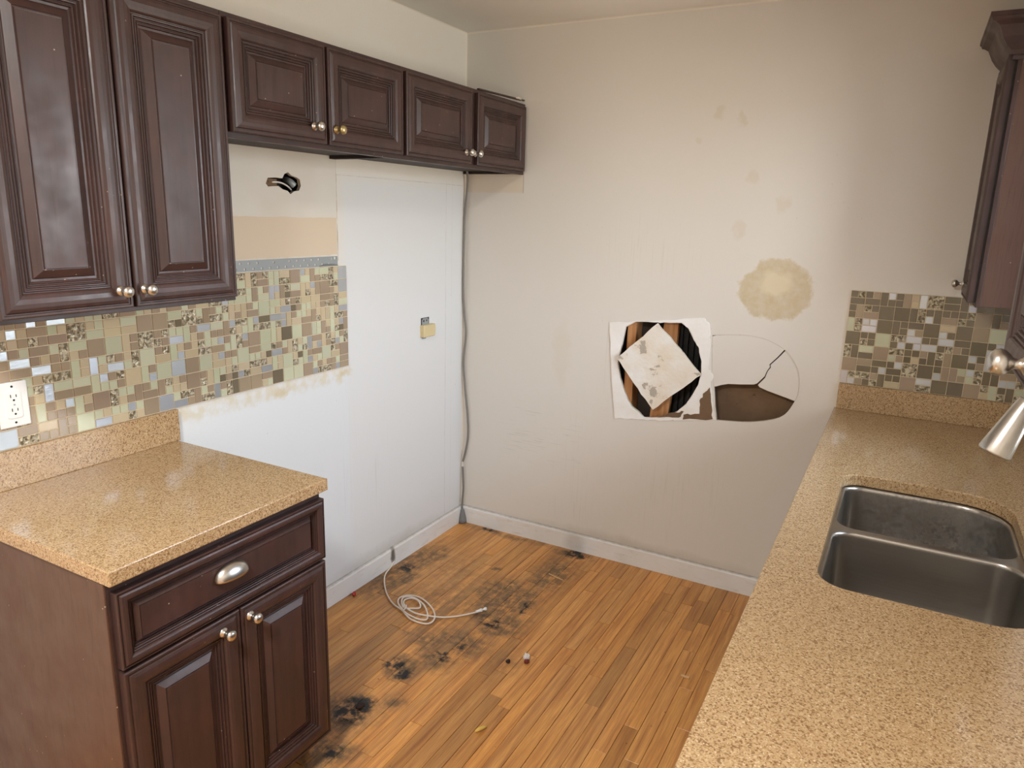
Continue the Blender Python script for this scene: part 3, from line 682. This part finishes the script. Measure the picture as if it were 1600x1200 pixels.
# double bowl sink, undermounted
sk = thing('sink', 'stainless steel double bowl sink set under the right worktop', 'sink', (2.085, -1.22, .70)); so = Vector((2.085, -1.22, .70))
bowls = [((1.885, 2.289, -1.183, -.840), [.05, .06, .12, .055], M['sink_far']), ((1.885, 2.289, -1.602, -1.205), [.062, .11, .055, .05], M['sink'])]
deck_holes = []
for (bx, r, mt) in bowls: deck_holes.append(rrect(*bx, r, 8))
MB().sheet(rrect(1.862, 2.311, -1.624, -.818, .07, 8), deck_holes, lambda u, v, d: (u - so.x, v - so.y, .8785 - d - so.z), .0012).build('deck', M['sink'], sk)
for (x0_, x1_, ya, yb), r, mt in bowls:
    L = []
    for off, z in ((0, .8785), (.0012, .8778), (.003, .8755), (.0042, .872), (.005, .866), (.008, .80), (.012, .735), (.018, .712), (.028, .698), (.045, .690), (.07, .687), (.10, .6855)):
        L.append([Vector((u, v, z)) - so for u, v in rrect(x0_ + off, x1_ - off, ya + off, yb - off, [max(q - off * .55, .02) for q in r], 8)])
    bo = MB().rings(L, cap=True, smooth=True).build('bowl', mt, sk)
    MB().lathe([(.0005, 0), (.028, 0), (.040, .003), (.044, .0035), (.045, .001)], Matrix.Translation(Vector(((x0_ + x1_) / 2, (ya + yb) / 2, .6858)) - so), 24).build('drain', M['nickel'], bo)

# pull-down faucet: wand hangs over the sink, lever at the side
fo = Vector((2.345, -1.30, .914))
fc = thing('faucet', 'brushed nickel pull-down faucet with flared spray head over the sink', 'faucet', fo)
MB().lathe([(.0005, 0), (.030, 0), (.030, .006), (.025, .012), (.021, .05), (.020, .12), (.016, .13), (.0005, .13)], None, 24).build('base', M['nickel'], fc)
def rel(*p): return tuple(Vector(p) - fo)
head_bot, head_top = Vector((2.1625, -1.445, 1.200)), Vector((2.203, -1.435, 1.310))
ax = (head_top - head_bot).normalized()
MB().tube([rel(2.345, -1.30, 1.03), rel(2.345, -1.30, 1.20), rel(2.343, -1.31, 1.32), rel(2.325, -1.335, 1.40), rel(2.285, -1.38, 1.435), rel(2.245, -1.415, 1.405), tuple(head_top + ax * .012 - fo)], .0125, 14, 8).build('spout', M['nickel'], fc)
m4 = Matrix.Translation(head_bot - fo) @ ax.to_track_quat('Z', 'Y').to_matrix().to_4x4()
MB().lathe([(.0005, .004), (.024, .004), (.027, .0), (.0295, .001), (.030, .005), (.0275, .03), (.0235, .065), (.0195, .10), (.0165, .118), (.0150, .121), (.0005, .121)], m4, 28).build('spray_head', M['nickel'], fc)
MB().tube([rel(2.345, -1.322, 1.0), rel(2.345, -1.345, 1.015), rel(2.335, -1.385, 1.06), rel(2.330, -1.40, 1.075)], [.010, .007, .006, .007], 10).build('lever', M['nickel'], fc)

# ------------------------------------------------------------------ mosaic tile
TM = ['taupe', 'cream', 'tan', 'shaded', 'steel_tile', 'gold']
tile_cache = {}
def tile_mesh(w, h, mk):
    key = (round(w, 4), round(h, 4), mk)
    if key not in tile_cache:
        b = MB(); tile_shape(b, 0, 0, w, h, 0)
        tile_cache[key] = b.mesh('tile', M[mk])
    return tile_cache[key]
def tile_shape(b, u, v, w, h, mi, m3=None):
    m3 = m3 or (lambda a, c, d: (a, c, d)); e = .0007
    L = [[(0, 0, 0), (w, 0, 0), (w, h, 0), (0, h, 0)], [(0, 0, .0020), (w, 0, .0020), (w, h, .0020), (0, h, .0020)], [(e, e, .0027), (w - e, e, .0027), (w - e, h - e, .0027), (e, h - e, .0027)]]
    b.rings([[m3(u + x, v + y, d) for x, y, d in l] for l in L], mi)
def mosaic(ncol, nrow, cell, seed, skip, wbig, wsmall):
    """tiles (u, v, w, h, kind): cells of 2x2 units filled with big, half and quarter tiles"""
    r = random.Random(seed); q = cell / 2; g = .0027; out = []
    def put(u, v, w, h):
        big = w > q * 1.5 and h > q * 1.5
        k = r.choices(TM, wbig if big else wsmall)[0]
        out.append((u + g / 2, v + g / 2, w - g, h - g, k))
    for j in range(nrow):
        for i in range(ncol):
            u, v = i * cell, j * cell
            t = r.choices('BHVhvxyz', (24, 6, 3, 15, 13, 14, 14, 5))[0]
            if t == 'B': put(u, v, cell, cell)
            elif t == 'H': put(u, v, cell, q); put(u, v + q, cell, q)
            elif t == 'V': put(u, v, q, cell); put(u + q, v, q, cell)
            elif t == 'h': put(u, v, cell, q); put(u, v + q, q, q); put(u + q, v + q, q, q)
            elif t == 'x': put(u, v + q, cell, q); put(u, v, q, q); put(u + q, v, q, q)
            elif t == 'v': put(u, v, q, cell); put(u + q, v, q, q); put(u + q, v + q, q, q)
            elif t == 'y': put(u + q, v, q, cell); put(u, v, q, q); put(u, v + q, q, q)
            else:
                for a in (0, q):
                    for c in (0, q): put(u + a, v + c, q, q)
    res = []
    for t in out:
        t = skip(t)
        if t and t[2] > .003 and t[3] > .003: res.append(t)
    return res
def place_tiles(parent, tiles, rot, m3, key):
    tiles = sorted(tiles, key=key); ind, rst = tiles[:299], tiles[299:]
    for (u, v, w, h, k) in ind:
        o = bpy.data.objects.new('tile', tile_mesh(w, h, k)); COL.objects.link(o); o.parent = parent
        o.location = Vector(m3(u, v, 0)) - parent.location; o.rotation_euler = rot
        s = rnd.uniform(.90, 1.06); o.color = (s, s * rnd.uniform(.98, 1.02), s * rnd.uniform(.95, 1.03), 1)
    if rst:
        b = MB()
        for (u, v, w, h, k) in rst: tile_shape(b, u, v, w, h, TM.index(k), lambda a, c, d: tuple(Vector(m3(a, c, d)) - parent.location))
        o = b.build('tiles', [M[k] for k in TM], parent); o['kind'] = 'stuff'
cell = .0506
# left: columns run from the right end (y = -0.885) back past the tall cabinet
u_end, v0 = -.8845, 1.0155
def skip_left(t):
    u, v, w, h, k = t; y_ = u_end - 29 * cell + u; z_ = v0 + v
    top = 1.421 if y_ + w / 2 > -1.702 else 1.384
    if z_ + h > top: h = top - z_
    if y_ < -2.328: w -= (-2.328 - y_); y_ = -2.328
    if -2.19 < y_ + w / 2 < -2.118 and 1.075 < z_ + h / 2 < 1.19: pass
    return (y_, z_, w, h, k)
ml = thing('mosaic_backsplash', 'mosaic tile backsplash of glass, foil and metal squares on the left wall', 'backsplash', (0, -1.6, 1.2))
MB().box((.0012, -.728, -.1855), (.0062, .7165, .1835)).box((.0012, -.100, .1835), (.0062, .7165, .2205)).build('grout', M['grout'], ml)
place_tiles(ml, mosaic(29, 8, cell, 11, skip_left, (38, 32, 2, 2, 9, 17), (26, 27, 20, 3, 9, 15)), (radians(90), 0, radians(90)), lambda u, v, d: (.0060 + d, u, v), lambda t: -(t[2] * t[3]) / ((t[0] + 3.1) ** 2 + 3.4))
# right: on the far wall above the sink worktop
u_r = 1.783
def skip_right(t):
    u, v, w, h, k = t; x_ = u_r + u; z_ = 1.0175 + v
    if z_ + h > 1.384: h = 1.384 - z_
    if x_ + w > ROOM_W - .002: w = ROOM_W - .002 - x_
    return (x_, z_, w, h, k)
mr_ = thing('mosaic_backsplash', 'mosaic tile backsplash on the far wall at right above the sink worktop', 'backsplash', (2.1, 0, 1.2))
MB().box((-.317, -.0062, -.1830), (.308, -.0003, .1845)).build('grout', M['grout'], mr_)
place_tiles(mr_, mosaic(13, 8, .0525, 5, skip_right, (26, 8, 2, 50, 6, 12), (16, 5, 6, 40, 16, 17)), (radians(90), 0, 0), lambda u, v, d: (u, -.0060 - d, v), lambda t: t[0])  # mix weighted to dark glass, painting shade onto this patch

# ------------------------------------------------------------------ wall fittings
ol = thing('wall_outlet', 'white double electrical outlet with cover plate on the left mosaic tile', 'outlet', (.0088, -2.153, 1.131))
MB().box((0, -.0365, -.0585), (.0055, .0365, .0585)).build('cover_plate', M['white_plastic'], ol, .0025)
rc = MB().rings([[(.0055, u, v) for u, v in rrect(-.0185, .0185, -.036, .036, .006, 3)], [(.0082, u, v) for u, v in rrect(-.0175, .0175, -.035, .035, .006, 3)]]).build('receptacle', M['white_plastic'], ol)
for zc in (-.018, .018):
    MB().box((.0078, -.0075, zc + .001), (.0086, -.0055, zc + .009)).box((.0078, .0055, zc + .001), (.0086, .0075, zc + .008)).build('slot', M['dark'], rc)
    MB().lathe([(.0003, 0), (.0026, 0), (.0026, .0006), (.0003, .0006)], Matrix.Translation((.0081, 0, zc - .006)) @ Matrix.Rotation(radians(90), 4, 'Y'), 10).build('ground_hole', M['dark'], rc)
for zc in (-.047, .047):
    MB().lathe([(.0003, 0), (.0030, 0), (.0026, .0010), (.0003, .0012)], Matrix.Translation((.0055, 0, zc)) @ Matrix.Rotation(radians(90), 4, 'Y'), 12).build('screw', M['dark'], ol)
MB().lathe([(.0003, 0), (.0024, 0), (.0020, .0009), (.0003, .0010)], Matrix.Translation((.0082, 0, 0)) @ Matrix.Rotation(radians(90), 4, 'Y'), 10).build('screw', M['galv'], rc)

holes = []
rr_ = random.Random(3)
def disc(y, z, r, n=8): return [(y + r * cos(2 * pi * i / n), z + r * sin(2 * pi * i / n)) for i in range(n)]
yy = -1.68; i = 0
while yy < -.95:
    if rr_.random() > .12: holes.append(disc(yy, 1.450 if i % 2 else 1.431, .0046))
    yy += .0185; i += 1
holes.append([(-.948, 1.447), (-.937, 1.447), (-.937, 1.457), (-.948, 1.457)])
tag(MB().sheet([(-1.700, 1.4235), (-1.0, 1.4225), (-.932, 1.4225), (-.928, 1.427), (-.928, 1.459), (-1.2, 1.460), (-1.700, 1.4615)], holes, left_plane(.0028), .0015).build('perforated_strip', M['galv']), 'grey galvanised perforated metal strip above the left mosaic tile', 'metal strip')
# torn grey tape lying along the strip's lower edge near its right end
MB().tube([(.004, -1.03, 1.424), (.006, -1.0, 1.428), (.005, -.96, 1.427), (.005, -.93, 1.424)], [.0015, .003, .003, .0015], 6).build('torn_edge', M['grey_putty'], bpy.data.objects['perforated_strip'])

rp = thing('bare_receptacle', 'small ivory electrical receptacle without cover plate, alone on the left wall', 'outlet', (0, -.327, 1.092))
MB().rings([[(0, u, v) for u, v in rrect(-.050, .045, -.030, .028, .004, 3)], [(.020, u, v) for u, v in rrect(-.050, .045, -.030, .028, .004, 3)], [(.026, u, v) for u, v in rrect(-.044, .038, -.026, .024, .006, 3)]], cap0=True).build('body', M['ivory'], rp)
MB().sheet([(-.040, .028), (.012, .028), (.012, .050), (.004, .058), (-.032, .058), (-.040, .050)], [disc(-.026, .045, .006), disc(-.002, .046, .005)], left_plane(.004), .002).build('mounting_ear', M['galv'], rp)
MB().sheet([(-.044, .028), (.020, .028), (.020, .060), (-.044, .060)], [], left_plane(.0012), .001).build('dark_recess', M['dark'], rp)
MB().sheet([(-.040, -.030), (-.006, -.030), (-.010, -.040), (-.034, -.040)], [], left_plane(.004), .002).build('mounting_ear', M['galv'], rp)

gc = thing('grey_cable', 'grey cord hanging down the room corner from the corner cabinet to the floor', 'cable', (.016, -.012, .03))
pts = [(.030, -.030, 1.835), (.026, -.016, 1.78), (.012, -.014, 1.66), (.010, -.018, 1.55), (.008, -.018, 1.27), (.012, -.012, 1.14), (.022, -.010, 1.04), (.014, -.012, .94), (.012, -.014, .87), (.022, -.010, .74), (.038, -.009, .60), (.042, -.009, .49), (.028, -.010, .40), (.014, -.012, .345)]
MB().tube([tuple(Vector(p) - gc.location) for p in pts], .0055, 8, 6).build('upper_cord', M['grey_cable'], gc)
pts = [(.013, -.012, .315), (.017, -.012, .25), (.020, -.014, .19), (.016, -.016, .12), (.016, -.018, .07)]
MB().tube([tuple(Vector(p) - gc.location) for p in pts], .0052, 8, 6).build('lower_cord', M['grey_cable'], gc)
MB().tube([tuple(Vector(p) - gc.location) for p in [(.014, -.012, .345), (.010, -.012, .335), (.014, -.012, .325), (.013, -.012, .315)]], .0035, 8, 4).build('splice', M['white_cable'], gc)
MB().lathe([(.0005, -.03), (.024, -.03), (.022, -.01), (.015, .02), (.008, .045), (.0005, .05)], Matrix.Translation((.006, -.010, 0)), 12).build('putty_plug', M['grey_putty'], gc)

# ------------------------------------------------------------------ loose drywall pieces
dm = [(1.024, 1.184), (.920, 1.080), (.848, 1.006), (.935, .900), (1.033, .790), (1.140, .890), (1.236, .978), (1.130, 1.085)]
def tilt(y, ky=0, cz=1): return lambda u, v, d: (u, y + d + ky * (v - cz), v)
tag(MB().sheet(jag(dm, .0022, 5, 8), [], tilt(-.020, .012, .985), .0125, 0, 1).build('drywall_piece', [M['diamond'], M['gypedge']]), 'square drywall offcut turned to a diamond, lodged over the round hole', 'drywall')
g_ = .0022
Apc = [(1.2675, 1.149), (1.332, 1.1605), (1.407, 1.1655), (1.475, 1.1585), (1.524, 1.142), (1.560, 1.121), (1.537, 1.088), (1.509, 1.055), (1.5125, 1.044), (1.502, 1.026), (1.495, 1.001), (1.468, .968), (1.456, .962), (1.403, .955), (1.350, .950), (1.321, .941), (1.296, .930), (1.281, 1.0), (1.271, 1.08)]
Bpc = [(1.5645, 1.118), (1.602, 1.079), (1.6275, 1.026), (1.6325, .956), (1.622, .915), (1.566, .929), (1.510, .943), (1.480, .953), (1.472, .962), (1.498, .996), (1.5055, 1.025), (1.5165, 1.043), (1.513, 1.053), (1.5405, 1.085)]
m_piece = M['wall_far']
def snug(piece, hole, gap=.0008, reach=.0065):
    out = []
    for p in piece:
        P = Vector(p); best = None
        for a, b in zip(hole, hole[1:] + hole[:1]):
            a, b = Vector(a), Vector(b); t = max(0, min(1, (P - a).dot(b - a) / (b - a).length_squared)); q = a + (b - a) * t
            if best is None or (P - q).length < (P - best).length: best = q
        d = P - best
        out.append(tuple(best + d.normalized() * gap) if 1e-6 < d.length < reach else tuple(p))
    return out

tag(MB().sheet(snug(jag(Apc, 0, 4), D_hole), [], tilt(.0008, .004, 1.16), .0125, 0, 1).build('drywall_piece', [m_piece, M['gypedge']]), 'larger loose drywall piece left in the D-shaped cut beside the round hole', 'drywall')
tag(MB().sheet(snug(jag(Bpc, 0, 4), D_hole), [], tilt(.0030, .010, 1.0), .0125, 0, 1).build('drywall_piece', [m_piece, M['gypedge']]), 'smaller cracked drywall piece at the right end of the D-shaped cut', 'drywall')

# ------------------------------------------------------------------ cable and litter on the floor
wc = thing('white_cable', 'thin white cable coiled on the wooden floor by the left baseboard', 'cable', (.28, -.87, 0)); wo = Vector((.28, -.87, 0))
path = [(.010, -.605, .020), (.018, -.64, .008), (.035, -.70, .005), (.073, -.758, .005), (.149, -.838, .005), (.227, -.893, .006), (.294, -.918, .008),
        (.36, -.951, .006), (.428, -.950, .005), (.450, -.922, .006), (.432, -.878, .008), (.378, -.829, .006), (.301, -.793, .005), (.246, -.799, .005), (.222, -.837, .006), (.244, -.881, .009), (.298, -.919, .012),
        (.335, -.934, .011), (.392, -.940, .010), (.424, -.927, .011), (.401, -.887, .012), (.344, -.837, .011), (.272, -.811, .009), (.238, -.835, .010), (.262, -.878, .013), (.300, -.908, .016),
        (.33, -.893, .015), (.35, -.868, .013), (.315, -.830, .013), (.275, -.826, .013), (.262, -.862, .016), (.301, -.905, .019), (.357, -.914, .013), (.411, -.903, .012), (.469, -.871, .006), (.521, -.824, .005), (.566, -.764, .005)]
MB().tube([tuple(Vector(p) - wo) for p in path], .0036, 8, 6).build('cord', M['white_cable'], wc)
d = (Vector((.590, -.722, .007)) - Vector((.566, -.764, .006))).normalized()
m4 = Matrix.Translation(Vector((.564, -.767, .007)) - wo) @ d.to_track_quat('Z', 'Y').to_matrix().to_4x4()
MB().lathe([(.0005, 0), (.0052, 0), (.0058, .012), (.0058, .020), (.0075, .021), (.0075, .028), (.0045, .030), (.0045, .040), (.0072, .041), (.0072, .050), (.0005, .051)], m4, 12).build('connector', M['white_plastic'], wc)
MB().tube([tuple(Vector(p) - wo) for p in [(.285, -.905, .004), (.300, -.925, .012), (.312, -.918, .024), (.302, -.902, .026), (.285, -.905, .012)]], .0028, 6, 6).build('cable_tie', M['scrap'], wc)

def lump(name, label, cat, pos, size, mat, rot=0, seed=1, group=None, sub=None):
    r = random.Random(seed); bm = bmesh.new(); bmesh.ops.create_icosphere(bm, subdivisions=2, radius=1)
    for v in bm.verts:
        k = 1 + r.uniform(-.28, .28); v.co = Vector((v.co.x * size[0] * k, v.co.y * size[1] * k, max(v.co.z, -.8) * size[2] * k))
    zmin = min(v.co.z for v in bm.verts)
    for v in bm.verts: v.co.z -= zmin
    me = bpy.data.meshes.new(name); bm.to_mesh(me); bm.free(); me.materials.append(mat)
    o = bpy.data.objects.new(name, me); COL.objects.link(o); o.location = pos; o.rotation_euler = (0, 0, rot)
    return tag(o, label, cat, group) if label else o
lump('red_scrap', 'small bright red plastic scrap on the floor against the left baseboard', 'scrap', (.034, -.918, 0), (.008, .014, .008), M['red'], .3, 2)
ws = lump('paper_scrap', 'crumpled white and dark red scrap in the middle of the floor', 'scrap', (.896, -.945, 0), (.011, .018, .012), M['scrap'], .5, 3)
m_ = lump('wrapper_end', None, None, (.0, -.021, 0), (.010, .011, .008), M['maroon'], 0, 4); m_.parent = ws
tag(MB().tube([(.935, -1.378, .005), (.943, -1.370, .010), (.951, -1.355, .010), (.955, -1.342, .005)], [.004, .0065, .006, .003], 6).build('yellow_chip', M['yellow']), 'curved yellow chip on the floor near the bottom picture edge', 'debris')
tag(MB().tube([(.678, -.300, .0026), (.718, -.312, .0026), (.762, -.322, .0026)], .0024, 6).build('wood_splinter', M['pale_wood']), 'thin pale wood splinter on the floor near the far baseboard', 'debris')
tag(MB().box((-.016, -.005, 0), (.016, .005, .005)).build('wood_chip', M['pale_wood'], None, .001, loc=Vector((1.446, -.738, .0))), 'short pale wood chip on the floor beside the right counter', 'debris')
lump('dark_crumb', 'dark red-brown crumb on the floor left of the crumpled scrap', 'crumb', (.843, -.992, 0), (.008, .011, .004), M['soil'], .2, 6)
lump('dark_crumb', 'black flat crumb on the burnt floor spot beside the left base cabinet', 'crumb', (.532, -1.468, 0), (.013, .018, .004), M['soil'], .2, 8)
